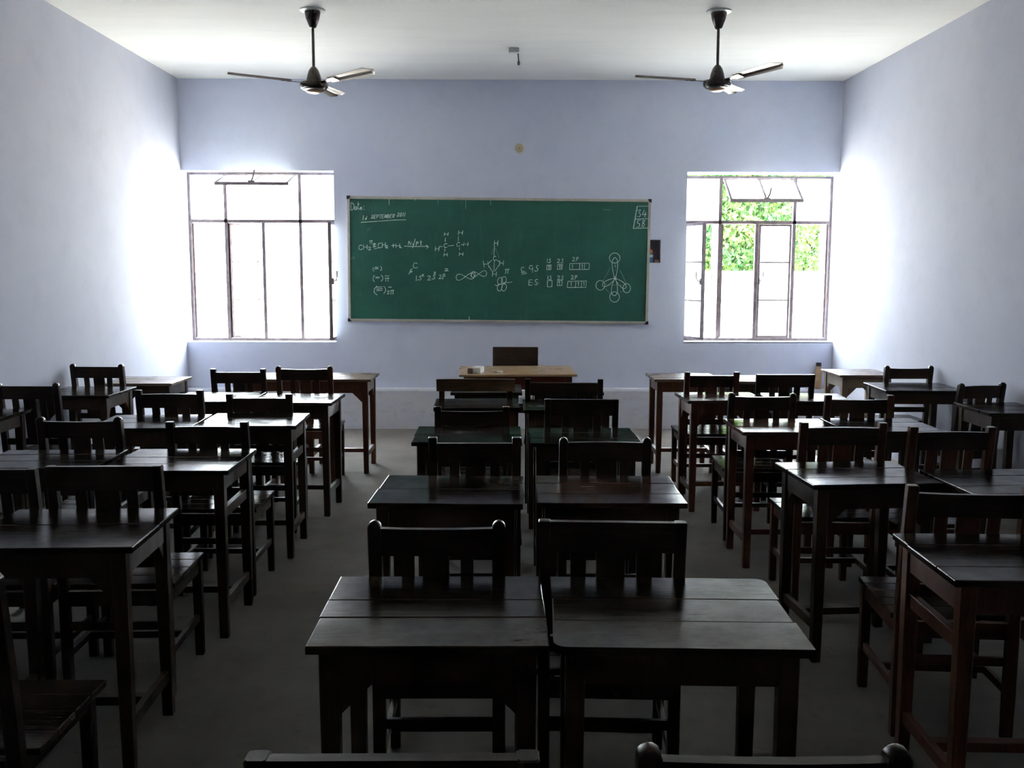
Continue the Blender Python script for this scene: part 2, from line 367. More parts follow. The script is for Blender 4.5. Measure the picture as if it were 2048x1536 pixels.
def window(idx, op, leaves, vang):
    x0, x1, z0, z1 = op; q = (x1 - x0) / 4
    bm = bmesh.new()
    frame_bars(bm, x0, x1, z0 + 0.006, z1, 0.026, FY, 0.018)
    wo = link('window_%d' % idx, bm, M_STEEL); tag(wo, kind='structure')
    bm = bmesh.new(); cube(bm, x0 + 0.026, x1 - 0.026, FY - 0.018, FY + 0.018, TZ - 0.016, TZ + 0.016)
    link('transom', bm, M_STEEL, wo)
    for k in (1, 2, 3):
        bm = bmesh.new(); top = z1 - 0.026 if k != 2 else TZ - 0.016
        cube(bm, x0 + q * k - 0.016, x0 + q * k + 0.016, FY - 0.018, FY + 0.018, z0 + 0.03, top)
        link('mullion', bm, M_STEEL, wo)
    for a, b in ((0, 1), (3, 4)):
        bm = bmesh.new(); cube(bm, x0 + q * a + 0.02, x0 + q * b - 0.02, FY - 0.002, FY + 0.002, TZ + 0.016, z1 - 0.026)
        link('fixed_pane', bm, M_GLASS, wo)
    vent(wo, x0 + q + 0.018, x0 + 3 * q - 0.018, TZ + 0.018, z1 - 0.028, vang)
    for k, side, ang in leaves:
        hx = x0 + q * k + (0.022 if side > 0 else -0.022) * (1 if 0 < k < 4 else 1.3)
        casement(wo, hx, z0 + 0.034, TZ - 0.018, q - 0.042, side, math.radians(ang))
    bm = bmesh.new()                                      # thin guard wires outside
    for j in range(1, 34):
        zz = z0 + (z1 - z0) * j / 34; tube(bm, [(x0, YB + WT - 0.015, zz), (x1, YB + WT - 0.015, zz)], 0.0012, 5)
    for j in range(1, 30):
        xx = x0 + (x1 - x0) * j / 30; tube(bm, [(xx, YB + WT - 0.015, z0), (xx, YB + WT - 0.015, z1)], 0.0012, 5)
    link('wire_mesh', bm, M_WIRE, wo)
    return wo
window(1, WIN[0], [(0, 1, -98), (1, 1, -42), (4, -1, 90)], math.radians(74))
window(2, WIN[1], [(0, 1, 66), (1, 1, -92), (3, -1, 0), (4, -1, -98)], math.radians(54))

# ------------------------------------------------------------------ blackboard
BC = Vector((-0.0395, YB - 0.018, 1.684)); BW, BH, BT = 2.972, 1.205, 0.0082
bb = empty('blackboard', (BC.x, BC.y, BC.z)); bb.rotation_euler = (0, BT, 0)
tag(bb, 'wide green chalkboard with cream metal frame and chalk chemistry notes, on the back wall', 'blackboard')
bm = bmesh.new(); cube(bm, -BW / 2 + 0.012, BW / 2 - 0.012, -0.004, 0.016, -BH / 2 + 0.012, BH / 2 - 0.012); link('writing_surface', bm, M_BOARD, bb)
bm = bmesh.new()
for s in (-1, 1):
    cube(bm, -BW / 2 + 0.01, BW / 2 - 0.01, -0.014, 0.016, s * BH / 2 - 0.013, s * BH / 2 + 0.013, 0.003)
    cube(bm, s * BW / 2 - 0.013, s * BW / 2 + 0.013, -0.014, 0.016, -BH / 2 + 0.01, BH / 2 - 0.01, 0.003)
link('board_frame', bm, M_ALU, bb)
for sx in (-1, 1):
    for sz in (-1, 1):
        bm = bmesh.new(); pts = [(0, 0)] + [(0.034 * math.cos(a * math.pi / 12), 0.034 * math.sin(a * math.pi / 12)) for a in range(7)]
        pts = [(sx * BW / 2 + sx * 0.016 - sx * a, sz * BH / 2 + sz * 0.016 - sz * b) for a, b in pts]
        prism(bm, pts, 'y', -0.02, 0.016); link('corner_cap', bm, M_BLACK, bb)

# chalk writing: polylines in board millimetre-like units, measured on the board (6.0 units per 6.2 mm)
G = {'H': [[(0, 0), (0, 1)], [(1, 0), (1, 1)], [(0, .52), (1, .48)]], 'C': [[(.9, .15), (.6, 0), (.2, .1), (0, .5), (.15, .9), (.6, 1), (1, .85)]],
 'D': [[(.1, 0), (.1, 1)], [(0, .02), (.5, 0), (.95, .3), (.95, .7), (.5, 1), (.1, 1)]],
 'a': [[(.9, .45), (.5, .35), (.1, .55), (.15, .95), (.6, .95), (.9, .5), (.95, 1)]], 't': [[(.5, 0), (.45, .85), (.7, 1), (.9, .9)], [(.1, .35), (.95, .3)]],
 'e': [[(.1, .7), (.8, .62), (.7, .4), (.3, .4), (.1, .75), (.4, 1), (.9, .9)]], ':': [[(.4, .3), (.45, .4)], [(.4, .85), (.45, .95)]],
 '1': [[(.5, 0), (.4, 1)]], '2': [[(.1, .2), (.4, 0), (.8, .1), (.8, .35), (.1, .95), (.2, 1), (1, .92)]],
 's': [[(.85, .1), (.4, 0), (.3, .3), (.8, .6), (.7, .95), (.2, 1), (0, .85)]], 'S': [[(.95, .1), (.5, 0), (.15, .2), (.3, .45), (.8, .6), (.8, .9), (.4, 1), (0, .85)]],
 'd': [[(.3, .5), (0, .75), (.3, 1), (.7, .7), (.8, 0), (.75, 1)]], 'P': [[(.15, 0), (.1, 1)], [(.1, .05), (.6, 0), (.95, .2), (.7, .5), (.15, .55)]],
 'T': [[(0, .02), (1, 0)], [(.5, 0), (.45, 1)]], 'E': [[(1, 0), (.1, .05), (0, 1), (.9, 1)], [(.05, .5), (.7, .48)]],
 'M': [[(0, 1), (.15, 0), (.5, .8), (.9, 0), (1, 1)]], 'B': [[(.1, 0), (0, 1), (.7, .95), (.9, .7), (.2, .5), (.8, .25), (.6, 0), (.1, .02)]],
 'R': [[(.1, 1), (.1, 0), (.8, .05), (.8, .4), (.1, .5), (.95, 1)]], '0': [[(.5, 0), (.1, .4), (.3, 1), (.7, .95), (.9, .4), (.5, 0)]],
 '+': [[(.5, .05), (.45, 1)], [(0, .55), (1, .5)]], 'N': [[(0, 1), (.15, 0), (.6, 1), (.8, .1)]], 'i': [[(.5, .4), (.5, 1)]], '/': [[(1, 0), (0, 1)]],
 'L': [[(.2, 0), (.1, .95), (.9, .95)]], 'p': [[(.2, 0), (.1, 1)], [(.15, .1), (.7, 0), (.8, .4), (.15, .5)]], 'k': [[(.2, 0), (.1, 1)], [(.9, .2), (.2, .6), (.9, 1)]],
 '(': [[(.9, 0), (.3, .3), (.2, .7), (.9, 1)]], ')': [[(.1, 0), (.8, .3), (.8, .7), (.1, 1)]], '~': [[(0, .7), (.25, .2), (.6, .7), (1, .2)]],
 'q': [[(0, .1), (1, 0)], [(.3, .05), (.2, 1)], [(.75, .05), (.75, 1)]], '6': [[(.9, 0), (.3, .3), (.1, .8), (.5, 1), (.85, .75), (.5, .55), (.15, .75)]],
 '3': [[(0, .05), (.8, 0), (.35, .4), (.85, .6), (.7, .95), (0, .95)]], '4': [[(.4, 0), (.05, .65), (1, .6)], [(.75, .3), (.6, 1)]],
 '5': [[(.95, 0), (.2, .05), (.15, .4), (.7, .5), (.8, .85), (0, 1)]], '8': [[(.85, .1), (.3, 0), (.25, .35), (.8, .6), (.6, 1), (.1, .9), (.3, .5), (.85, .1)]],
 '7': [[(0, .15), (.5, 0), (.4, 1)]], 'G': [[(.8, .1), (.3, 0), (0, .4), (.4, .6), (.9, .5), (.8, .3), (.8, 1.1)]], '.': [[(.4, .9), (.5, 1)]],
 '=': [[(0, .3), (1, .25)], [(0, .75), (1, .7)]], '-': [[(0, .5), (1, .47)]], 'x': [[(0, 0), (1, 1)], [(1, 0), (0, 1)]]}
LN = []      # (points in board picture units, faint)
def gl(ch, x, y, wd, h, sl=0.0, faint=False):
    for st in G[ch]: LN.append(([(x + (a + sl * (1 - b)) * wd, y + b * h) for a, b in st], faint))
def ln(*p, faint=False): LN.append((list(p), faint))
def ell(cx, cy, rx, ry, rot=0, a0=0, a1=360, n=20, faint=False):
    P = []
    for i in range(n + 1):
        t = math.radians(a0 + (a1 - a0) * i / n); u, v = rx * math.cos(t), ry * math.sin(t)
        c, s = math.cos(math.radians(rot)), math.sin(math.radians(rot)); P.append((cx + u * c - v * s, cy + u * s + v * c))
    LN.append((P, faint))
for ch, x, y, a, h in (('D', 82, 105, 42, 85), ('a', 126, 130, 32, 56), ('t', 158, 95, 28, 88), ('e', 188, 140, 32, 44), (':', 232, 130, 20, 56)): gl(ch, x, y, a, h)
for ch, x, y, a, h in (('1', 218, 250, 22, 55), ('d', 250, 258, 24, 42)): gl(ch, x, y, a, h, .2)
X = 318
for ch in 'SEPTEMBER':
    gl(ch, X, 245 - (X - 318) * .03, 25, 40, .35); X += 31.5
for ch, x in (('2', 622), ('0', 654), ('1', 682), ('1', 702)): gl(ch, x, 218, 24, 44, .35)
ln((203, 330), (400, 318), (560, 305), (730, 300)); ln((205, 325), (420, 314), faint=True)
gl('1', 278, 392, 14, 34, .4, True); gl('1', 300, 390, 14, 34, .4, True); gl('1', 95, 725, 14, 34, .2, True); gl('1', 118, 722, 14, 34, .2, True)
for ch, x, y, a, h in (('C', 180, 590, 42, 55), ('H', 236, 588, 42, 52), ('2', 290, 612, 34, 36), ('q', 305, 540, 36, 36), ('C', 405, 565, 44, 58), ('H', 455, 560, 36, 55), ('2', 492, 595, 30, 30),
                       ('+', 562, 572, 44, 46), ('H', 615, 575, 42, 48), ('L', 660, 600, 28, 22), ('N', 757, 545, 46, 42), ('i', 808, 560, 10, 30), ('/', 808, 520, 30, 104), ('p', 845, 552, 34, 44), ('t', 888, 540, 30, 52)): gl(ch, x, y, a, h)
ln((342, 590), (382, 585)); ln((342, 612), (382, 606)); ln((362, 570), (358, 618)); ln((348, 574), (378, 572)); ln((360, 635), (412, 622))
ln((708, 603), (850, 606), (985, 606)); ln((760, 612), (930, 610), faint=True); ln((965, 590), (992, 610), (972, 630))
for ch, x, y, a, h in (('H', 1175, 448, 42, 36), ('H', 1340, 425, 46, 46), ('C', 1170, 572, 40, 48), ('C', 1318, 560, 40, 45), ('H', 1070, 610, 42, 48), ('H', 1400, 560, 50, 42), ('H', 1172, 682, 38, 38), ('H', 1350, 674, 42, 40)): gl(ch, x, y, a, h, .15)
ln((1190, 508), (1188, 552)); ln((1342, 490), (1340, 545)); ln((1115, 610), (1155, 606)); ln((1222, 600), (1288, 594)); ln((1372, 588), (1398, 585)); ln((1184, 632), (1184, 664)); ln((1354, 620), (1354, 648))
gl('(', 342, 850, 20, 42); gl('~', 372, 840, 34, 18); ln((368, 868), (412, 862)); gl(')', 430, 835, 24, 52)
gl('(', 345, 940, 22, 76); gl('=', 378, 955, 46, 26); gl(')', 440, 938, 28, 72); gl('~', 488, 940, 48, 16); gl('q', 486, 972, 50, 42)
gl('(', 352, 1065, 50, 104); ln((390, 1080), (455, 1074)); ln((390, 1100), (460, 1094)); ln((392, 1118), (458, 1114)); gl(')', 470, 1066, 32, 88); gl('~', 528, 1070, 40, 18); gl('2', 512, 1120, 28, 38); gl('q', 550, 1112, 44, 50)
gl('C', 815, 795, 52, 62); gl('6', 775, 862, 36, 44); ln((765, 925), (785, 895))
gl('1', 845, 945, 16, 60); gl('s', 868, 945, 48, 50, .2); gl('2', 912, 928, 30, 24); gl('2', 980, 945, 42, 52); gl('s', 1030, 932, 46, 52, .2); gl('2', 1055, 900, 26, 20); gl('2', 1112, 935, 38, 45); gl('p', 1158, 925, 36, 62); gl('2', 1180, 862, 48, 28)
P = []
for i in range(41):
    t = 2 * math.pi * i / 40; P.append((1425 + 108 * math.sin(t) * (1 if math.sin(t) < 0 else .95), 955 - 36 * math.sin(2 * t) * -1 - 10 * math.sin(t)))
LN.append((P, False)); P = []
for i in range(41):
    t = 2 * math.pi * i / 40; P.append((1580 + 92 * math.sin(t), 925 + 34 * math.sin(2 * t) - 8 * math.sin(t)))
LN.append((P, False)); ell(1518, 935, 22, 32, 10)
gl('H', 1758, 540, 40, 60, .15); gl('C', 1748, 718, 32, 50, .1); gl('H', 1645, 775, 52, 72, -.25); gl('H', 1822, 770, 44, 56, .1); gl('H', 1738, 900, 44, 52, .15)
ln((1765, 600), (1757, 712)); ln((1762, 770), (1757, 895)); ln((1730, 765), (1685, 810)); ln((1788, 760), (1825, 788)); ln((1822, 815), (1768, 890)); ln((1700, 835), (1745, 905))
ln((1775, 630), (1820, 745), faint=True); ln((1748, 630), (1728, 700), faint=True)
# right half (offset brings its coordinates onto the left sheet)
OX = (1000 - 690) * 5.906
def R_(fn, *a, **k):
    n0 = len(LN); fn(*a, **k)
    for i in range(n0, len(LN)): LN[i] = ([(x + OX, y) for x, y in LN[i][0]], LN[i][1])
R_(gl, 'q', 50, 868, 50, 52, .1)
for cx, cy in ((-12, 1000), (32, 990), (-15, 1075), (35, 1075)): R_(ell, cx + 10, cy + 5, 28, 42, 15)
R_(ln, (-65, 1050), (-40, 1060), (60, 1020), (95, 1025), (140, 1015))
R_(gl, 'C', 243, 845, 40, 50); R_(ln, (245, 910), (300, 903)); R_(ln, (250, 930), (312, 915)); R_(gl, 'G', 335, 825, 52, 75); R_(gl, 's', 400, 825, 46, 68, .2)
R_(gl, 'E', 332, 990, 44, 64); R_(gl, '.', 375, 1000, 12, 30); R_(gl, 'S', 400, 985, 40, 66); R_(gl, '.', 445, 1000, 12, 30)
for x, y, a, b in ((540, 748, '1', 's'), (548, 945, '1', 's'), (665, 750, '2', 's'), (665, 945, '2', 's'), (840, 730, '2', 'p'), (825, 940, '2', 'p')):
    R_(gl, a, x, y, 22 if a == '1' else 34, 46); R_(gl, b, x + (22 if a == '1' else 44), y, 30, 46, .15)
def rect(x0, y0, x1, y1, k=0):
    R_(ln, (x0, y0 + 4), (x1, y0), (x1 - k, y1), (x0 - k, y1 + 3), (x0, y0 + 4))
rect(545, 818, 596, 872, 3); rect(670, 812, 728, 868, 5); rect(552, 998, 606, 1070, 2); rect(670, 1000, 724, 1058, 4)
rect(812, 800, 1040, 870, 2); rect(790, 1005, 1008, 1078, 8)
R_(ln, (930, 802), (926, 868)); R_(ln, (986, 802), (984, 868)); R_(ln, (884, 1004), (880, 1076)); R_(ln, (952, 1004), (948, 1076))
for x, y in ((556, 828), (572, 828), (684, 824), (702, 824), (835, 820), (950, 818), (682, 1012), (820, 1020), (905, 1020), (970, 1018)): R_(gl, '7', x, y, 22, 40)
R_(ln, (1600, 148), (1745, 148)); R_(ln, (1600, 148), (1555, 400), (1738, 396)); R_(ln, (1572, 295), (1740, 290)); R_(ln, (1604, 150), (1560, 398))
R_(gl, '3', 1600, 190, 46, 80, .15); R_(gl, '4', 1658, 190, 52, 84, .1); R_(gl, '5', 1594, 305, 44, 84, .15); R_(gl, '8', 1650, 305, 46, 80, .1)
# tetrahedral orbitals on the right
CX, CY = 1342, 975
for tx, ty, r in ((1340, 735, 38), (1195, 1060, 34), (1468, 1085, 34), (1332, 1175, 42)):
    dx, dy = tx - CX, ty - CY; L = math.hypot(dx, dy); ux, uy = dx / L, dy / L; P = []
    for i in range(31):
        t = 2 * math.pi * i / 30; a = L * (0.5 - 0.5 * math.cos(t)); b = r * 1.15 * math.sin(t) * (0.35 + 0.65 * a / L)
        P.append((CX + ux * a - uy * b, CY + uy * a + ux * b))
    R_(lambda P=P: LN.append((P, False)))
R_(ell, 1338, 740, 62, 58); R_(ell, 1170, 1055, 52, 56); R_(ell, 1478, 1088, 44, 54); R_(ell, 1336, 1190, 56, 60); R_(gl, 'C', 1330, 955, 30, 32)
for p in (((1285, 850), (1205, 1000)), ((1400, 880), (1475, 1035)), ((1230, 1095), (1280, 1150)), ((1400, 1140), (1440, 1115)), ((1225, 1050), (1430, 1055))): R_(ln, *p, faint=True)
R_(ln, (1342, 820), (1345, 845)); R_(ln, (1343, 870), (1344, 890), faint=True); R_(ln, (1200, 185), (1290, 190), faint=True)
for x, y0, y1 in ((530, 50, 130), (832, 48, 78), (1100, 55, 130), (1425, 60, 180), (1470, 1420, 1465), (1715, 60, 130), (1158, 1440, 1455)): ln((x, y0), (x + 2, y1), faint=(x not in (530, 832, 1470)))
def board_uv(cx, cy):
    px, py = 690 + cx / 5.906, 390 + cy / 5.906; u = v = 0.5
    for _ in range(6):
        v = (py - 395 - 7 * u) / (245 - 2 * u); u = (px - (697 + 4 * v)) / (602 - 11 * v)
    return (-BW / 2 - 0.013 + u * (BW + 0.026), BH / 2 + 0.013 - v * (BH + 0.026))
bm = bmesh.new(); rnd = random.Random(4)
for pts, faint in LN:
    q = [Vector(board_uv(*p)) for p in pts]
    wd = 0.0028 if not faint else 0.0025
    lo, hi = -BW / 2 + 0.014, BW / 2 - 0.014
    for a, b in zip(q, q[1:]):
        a = Vector((min(max(a.x, lo), hi), a.y)); b = Vector((min(max(b.x, lo), hi), b.y))
        d = (b - a)
        if d.length < 1e-5: continue
        d.normalize(); nrm = Vector((-d.y, d.x)) * wd * rnd.uniform(0.8, 1.15); e = d * wd * 0.4
        c = [a - e + nrm, b + e + nrm, b + e - nrm, a - e - nrm]
        f = bm.faces.new([bm.verts.new((p.x, -0.0052, p.y)) for p in c]); f.material_index = 1 if faint else 0
link('chalk_writing', bm, [M_CHALK, M_CHALK2], bb, recalc=False)

# ------------------------------------------------------------------ student desks
RW = {1: 'in the row nearest the camera', 2: 'in the second row from the camera', 3: 'in the middle row', 4: 'in the second row from the board', 5: 'in the row nearest the board'}
CN = {'C': 'against the left wall', 'A': 'left desk of the left pair', 'B': 'right desk of the left pair', 'ML': 'left desk of the centre pair', 'MR': 'right desk of the centre pair',
      'RB': 'left desk of the right pair', 'RA': 'right desk of the right pair', 'RC': 'against the right wall'}
def make_desk(col, row, cx, cy, wd, dp, rz=0, h=0.75, planks=3, bracket=False, rail=False, top='top', leg='leg', cross=True, extra='', round_c=False):
    rn = random.Random(hash((col, row)) if False else sum(map(ord, col)) * 7 + row * 31)
    d = empty('student_desk', (cx, cy, 0), math.radians(rz))
    tag(d, '%swooden desk %s, %s' % (extra or 'dark ', RW[row], CN[col]), 'desk', 'wooden student desks')
    tt = 0.021; bm = bmesh.new(); cuts = [0]
    for k in range(1, planks): cuts.append(k / planks + rn.uniform(-0.07, 0.07))
    cuts.append(1)
    for a, b in zip(cuts, cuts[1:]):
        y0 = -dp / 2 + a * dp + (0.0012 if a > 0 else 0); y1 = -dp / 2 + b * dp - (0.0012 if b < 1 else 0)
        j0, j1 = rn.uniform(-.003, .003), rn.uniform(-.003, .003)
        if round_c and (a == 0 or b == 1):
            r = 0.032; X0, X1 = -wd / 2, wd / 2; P = []
            for cx_, cy_, a0, on in ((X1, y1, 0, b == 1), (X0, y1, 90, b == 1 and 0), (X0, y0, 180, a == 0), (X1, y0, 270, a == 0 and 0)):
                if not on: P.append((cx_, cy_)); continue
                ox, oy = (cx_ - r if cx_ > 0 else cx_ + r), (cy_ - r if cy_ == y1 else cy_ + r)
                P += [(ox + r * math.cos(math.radians(a0 + k * 15)), oy + r * math.sin(math.radians(a0 + k * 15))) for k in range(7)]
            prism(bm, P, 'z', h - tt, h); continue
        cube(bm, -wd / 2 + j0, wd / 2 + j1, y0, y1, h - tt + rn.uniform(-.0008, .0008), h + rn.uniform(-.0006, .0006), 0.0035)
    link('table_top', bm, WD[top], d)
    lx, ly, ls = wd / 2 - 0.05, dp / 2 - 0.045, 0.023
    for sx in (-1, 1):
        for sy in (-1, 1):
            bm = bmesh.new(); tp = 0.8
            loft(bm, [(sx * lx, sy * ly, ls * tp, ls * tp, 0), (sx * lx, sy * ly, ls * 0.92, ls * 0.92, 0.35), (sx * lx, sy * ly, ls, ls, h - tt)], 0.003)
            link('leg', bm, WD[leg], d)
    ah = rn.uniform(0.075, 0.09); bm = bmesh.new(); za, zb = h - tt - ah, h - tt
    for sy in (-1, 1): cube(bm, -lx + ls, lx - ls, sy * (ly + 0.006) - 0.010, sy * (ly + 0.006) + 0.010, za, zb)
    for sx in (-1, 1): cube(bm, sx * (lx + 0.006) - 0.010, sx * (lx + 0.006) + 0.010, -ly + ls, ly - ls, za, zb)
    link('apron', bm, WD[leg], d)
    if bracket:
        k = 0.075
        for sx in (-1, 1):
            for sy in (-1, 1):
                bm = bmesh.new()
                prism(bm, [(sx * (lx - ls), za), (sx * (lx - ls - k), za), (sx * (lx - ls), za - k)], 'y', sy * (ly + 0.004) - 0.009, sy * (ly + 0.004) + 0.009)
                prism(bm, [(sy * (ly - ls), za), (sy * (ly - ls - k * .7), za), (sy * (ly - ls), za - k * .9)], 'x', sx * (lx + 0.004) - 0.009, sx * (lx + 0.004) + 0.009)
                link('corner_bracket', bm, WD[leg], d)
    for sx in (-1, 1):
        bm = bmesh.new(); cube(bm, sx * lx - 0.012, sx * lx + 0.012, -ly + ls * .8, ly - ls * .8, 0.13, 0.17, 0.002); link('side_stretcher', bm, WD[leg], d)
        if rail:
            bm = bmesh.new(); cube(bm, sx * lx - 0.012, sx * lx + 0.012, -ly + ls * .9, ly - ls * .9, 0.525, 0.57, 0.002); link('shelf_rail', bm, WD[leg], d)
    if cross:
        bm = bmesh.new(); cube(bm, -lx + 0.012, lx - 0.012, -0.02, 0.02, 0.135, 0.165, 0.002); link('cross_stretcher', bm, WD[leg], d)
    return d
DK = [ # col,row, cx, cy, w, d, rz, opts
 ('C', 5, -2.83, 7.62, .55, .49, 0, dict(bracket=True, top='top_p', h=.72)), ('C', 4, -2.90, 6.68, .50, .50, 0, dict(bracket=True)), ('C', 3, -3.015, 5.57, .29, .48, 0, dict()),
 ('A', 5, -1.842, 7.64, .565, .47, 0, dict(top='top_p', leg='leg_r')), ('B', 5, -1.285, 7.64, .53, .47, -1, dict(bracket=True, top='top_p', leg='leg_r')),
 ('A', 4, -1.905, 6.385, .54, .48, 1, dict()), ('B', 4, -1.355, 6.32, .54, .46, -2, dict()),
 ('A', 3, -1.97, 5.34, .55, .49, 3, dict(bracket=True)), ('B', 3, -1.41, 5.41, .55, .47, 1, dict(rail=True)),
 ('A', 2, -2.04, 4.27, .55, .42, 2, dict()), ('B', 2, -1.445, 4.255, .56, .50, 0.5, dict(rail=True, planks=3)),
 ('B', 1, -1.43, 3.115, .56, .49, 2, dict(bracket=True, planks=2)),
 ('ML', 1, -0.172, 2.345, .555, .505, 0, dict(planks=3, bracket=True)), ('MR', 1, .42, 2.33, .59, .50, -2, dict(planks=3, round_c=True)),
 ('ML', 2, -.203, 3.67, .565, .485, -2, dict(planks=2)), ('MR', 2, .408, 3.67, .55, .47, -1, dict(planks=3, top='top_r')),
 ('ML', 3, -.18, 4.925, .55, .48, 0, dict(planks=2)), ('MR', 3, .413, 4.89, .55, .46, 0, dict(planks=3, cross=True)),
 ('ML', 4, -.167, 6.09, .535, .44, 2, dict(planks=2, leg='leg_r')), ('MR', 4, .405, 6.015, .55, .48, 0, dict(planks=3)),
 ('ML', 5, -.115, 7.0, .51, .48, 0, dict(h=.73, planks=2)), ('MR', 5, .46, 7.0, .52, .48, 0, dict(h=.73, planks=2)),
 ('RB', 1, 1.535, 2.785, .55, .48, -2, dict(rail=True, planks=3, leg='leg_r')),
 ('RB', 2, 1.49, 3.975, .535, .45, 4, dict(bracket=True, planks=3)), ('RA', 2, 2.07, 3.815, .55, .45, 3, dict(planks=3)),
 ('RB', 3, 1.54, 5.215, .55, .46, 0, dict(leg='leg_r', top='top_r')), ('RA', 3, 2.092, 5.235, .525, .46, -1, dict()),
 ('RB', 4, 1.47, 6.42, .535, .43, 2, dict(bracket=True, leg='leg_r', top='top_r')), ('RA', 4, 2.03, 6.38, .54, .41, -4, dict()),
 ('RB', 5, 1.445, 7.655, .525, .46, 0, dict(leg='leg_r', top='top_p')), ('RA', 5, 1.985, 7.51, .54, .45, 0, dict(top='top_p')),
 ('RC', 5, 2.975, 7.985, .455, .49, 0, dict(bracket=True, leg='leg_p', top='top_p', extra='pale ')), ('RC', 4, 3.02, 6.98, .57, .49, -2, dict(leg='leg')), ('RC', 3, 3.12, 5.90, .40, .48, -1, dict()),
]
for c_, r2, cx, cy, a, b, rz, kw in DK: make_desk(c_, r2, cx, cy, a, b, rz, **kw)

# ------------------------------------------------------------------ student chairs
STY = {'round': 'chair with rounded post tops', 'square': 'chair with square post tops', 'flat': 'chair with broad flat top board', 'wide': 'wide low-backed chair with open back'}
def make_chair(label, cx, cy, wd=0.41, rz=0, H=0.90, style='round', mat='chair', slats=3, seat_d=0.40, planks=4, rail='rail', name='wooden_chair', group='wooden student chairs', cat='chair', rail_h=0.082, seat_w=None):
    rn = random.Random(int(abs(cx * 131 + cy * 977)))
    c = empty(name, (cx, cy, 0), math.radians(rz)); tag(c, label, cat, group)
    sz = 0.43; pw = 0.0185 if style != 'flat' else 0.017; rake = 0.055
    hx = wd / 2 - pw - (0.012 if style == 'wide' else 0)
    def py(z): return 0.0 if z < sz else -rake * ((z - sz) / (H - sz)) ** 1.15
    top = H if style != 'wide' else H - 0.003
    for sx in (-1, 1):
        bm = bmesh.new(); se = []
        for z in (0, 0.2, sz, 0.55, 0.67, 0.78): se.append((sx * hx, py(z), pw * (0.88 if z == 0 else 1), 0.019, z))
        if style == 'round':
            rr = 0.022
            for k in range(7):
                t = k / 6 * math.pi / 2; z = top - rr + rr * math.sin(t); s_ = max(math.cos(t), 0.16)
                se.append((sx * hx, py(z), pw * s_, 0.019 * (0.35 + 0.65 * s_), z))
        else:
            se += [(sx * hx, py(top - 0.003), pw, 0.019, top - 0.003), (sx * hx, py(top), pw * 0.86, 0.016, top)]
        loft(bm, se, 0.004); link('rear_leg', bm, WD[mat], c, smooth=(style == 'round'))
        bm = bmesh.new(); loft(bm, [(sx * hx, seat_d - 0.005, 0.016, 0.016, 0), (sx * hx, seat_d - 0.005, 0.019, 0.019, sz - 0.02)], 0.003)
        link('front_leg', bm, WD[mat], c)
        bm = bmesh.new(); cube(bm, sx * hx - 0.009, sx * hx + 0.009, 0.018, seat_d - 0.022, 0.15, 0.18, 0.002); link('side_stretcher', bm, WD[mat], c)
    # top rail
    rt = {'round': top - 0.022, 'square': top - 0.026, 'flat': top - 0.001, 'wide': top + 0.003}[style]; rb = rt - (rail_h if style != 'flat' else 0.09)
    xa = hx - pw if style != 'wide' else wd / 2 + 0.004
    if style == 'flat': xa = hx + pw - 0.002
    bm = bmesh.new(); yo = {'wide': -0.020, 'flat': -0.004}.get(style, 0.0); th = 0.011
    segs = 8; bow = rn.choice((0, 0.003, -0.003)) if style != 'flat' else 0.0
    for k in range(segs):
        u0, u1 = -1 + 2 * k / segs, -1 + 2 * (k + 1) / segs
        if k == 0: A = [bm.verts.new((u0 * xa, py(z) + yo + s * th, z + (bow * (1 - u0 * u0) if z == rt else 0))) for s in (-1, 1) for z in (rb, rt)]
        B = [bm.verts.new((u1 * xa, py(z) + yo + s * th, z + (bow * (1 - u1 * u1) if z == rt else 0))) for s in (-1, 1) for z in (rb, rt)]
        if k == 0: bm.faces.new((A[0], A[1], A[3], A[2]))
        for q in ((0, 1), (1, 3), (3, 2), (2, 0)): bm.faces.new((A[q[0]], A[q[1]], B[q[1]], B[q[0]]))
        if k == segs - 1: bm.faces.new((B[0], B[2], B[3], B[1]))
        A = B
    bmesh.ops.recalc_face_normals(bm, faces=bm.faces)
    link('top_rail', bm, WD[rail], c)
    lz0, lz1 = 0.505, 0.545
    bm = bmesh.new(); cube(bm, -hx + pw * .9, hx - pw * .9, py(0.52) - 0.010, py(0.52) + 0.010, lz0, lz1, 0.002); link('lower_rail', bm, WD[mat], c)
    if slats:
        inner = 2 * (hx - pw); wn, ww = inner * 0.125 * rn.uniform(.92, 1.12), inner * 0.25 * rn.uniform(.92, 1.1)
        off = inner * 0.26 * rn.uniform(.95, 1.05)
        for sxc, sw in ((-off, wn), (rn.uniform(-.006, .006), ww), (off + rn.uniform(-.004, .004), wn)):
            bm = bmesh.new(); loft(bm, [(sxc, py(z), sw / 2, 0.006, z) for z in (lz1 - 0.004, 0.66, rb + 0.004)], 0.0015); link('slat', bm, WD[mat], c)
    sw = (seat_w or wd + 0.012) / 2; bm = bmesh.new(); y0, y1 = 0.019, seat_d + 0.02; g = (y1 - y0) / planks
    for k in range(planks): cube(bm, -sw, sw, y0 + k * g + 0.0015, y0 + (k + 1) * g - 0.0015, sz - 0.02, sz, 0.003)
    link('seat', bm, WD['top'], c)
    bm = bmesh.new()
    cube(bm, -hx + pw, hx - pw, -0.010, 0.010, sz - 0.075, sz - 0.018); cube(bm, -hx + pw, hx - pw, seat_d - 0.012, seat_d + 0.008, sz - 0.075, sz - 0.02)
    for sx in (-1, 1): cube(bm, sx * hx - 0.010, sx * hx + 0.010, 0.019, seat_d - 0.024, sz - 0.075, sz - 0.02)
    link('seat_frame', bm, WD[mat], c)
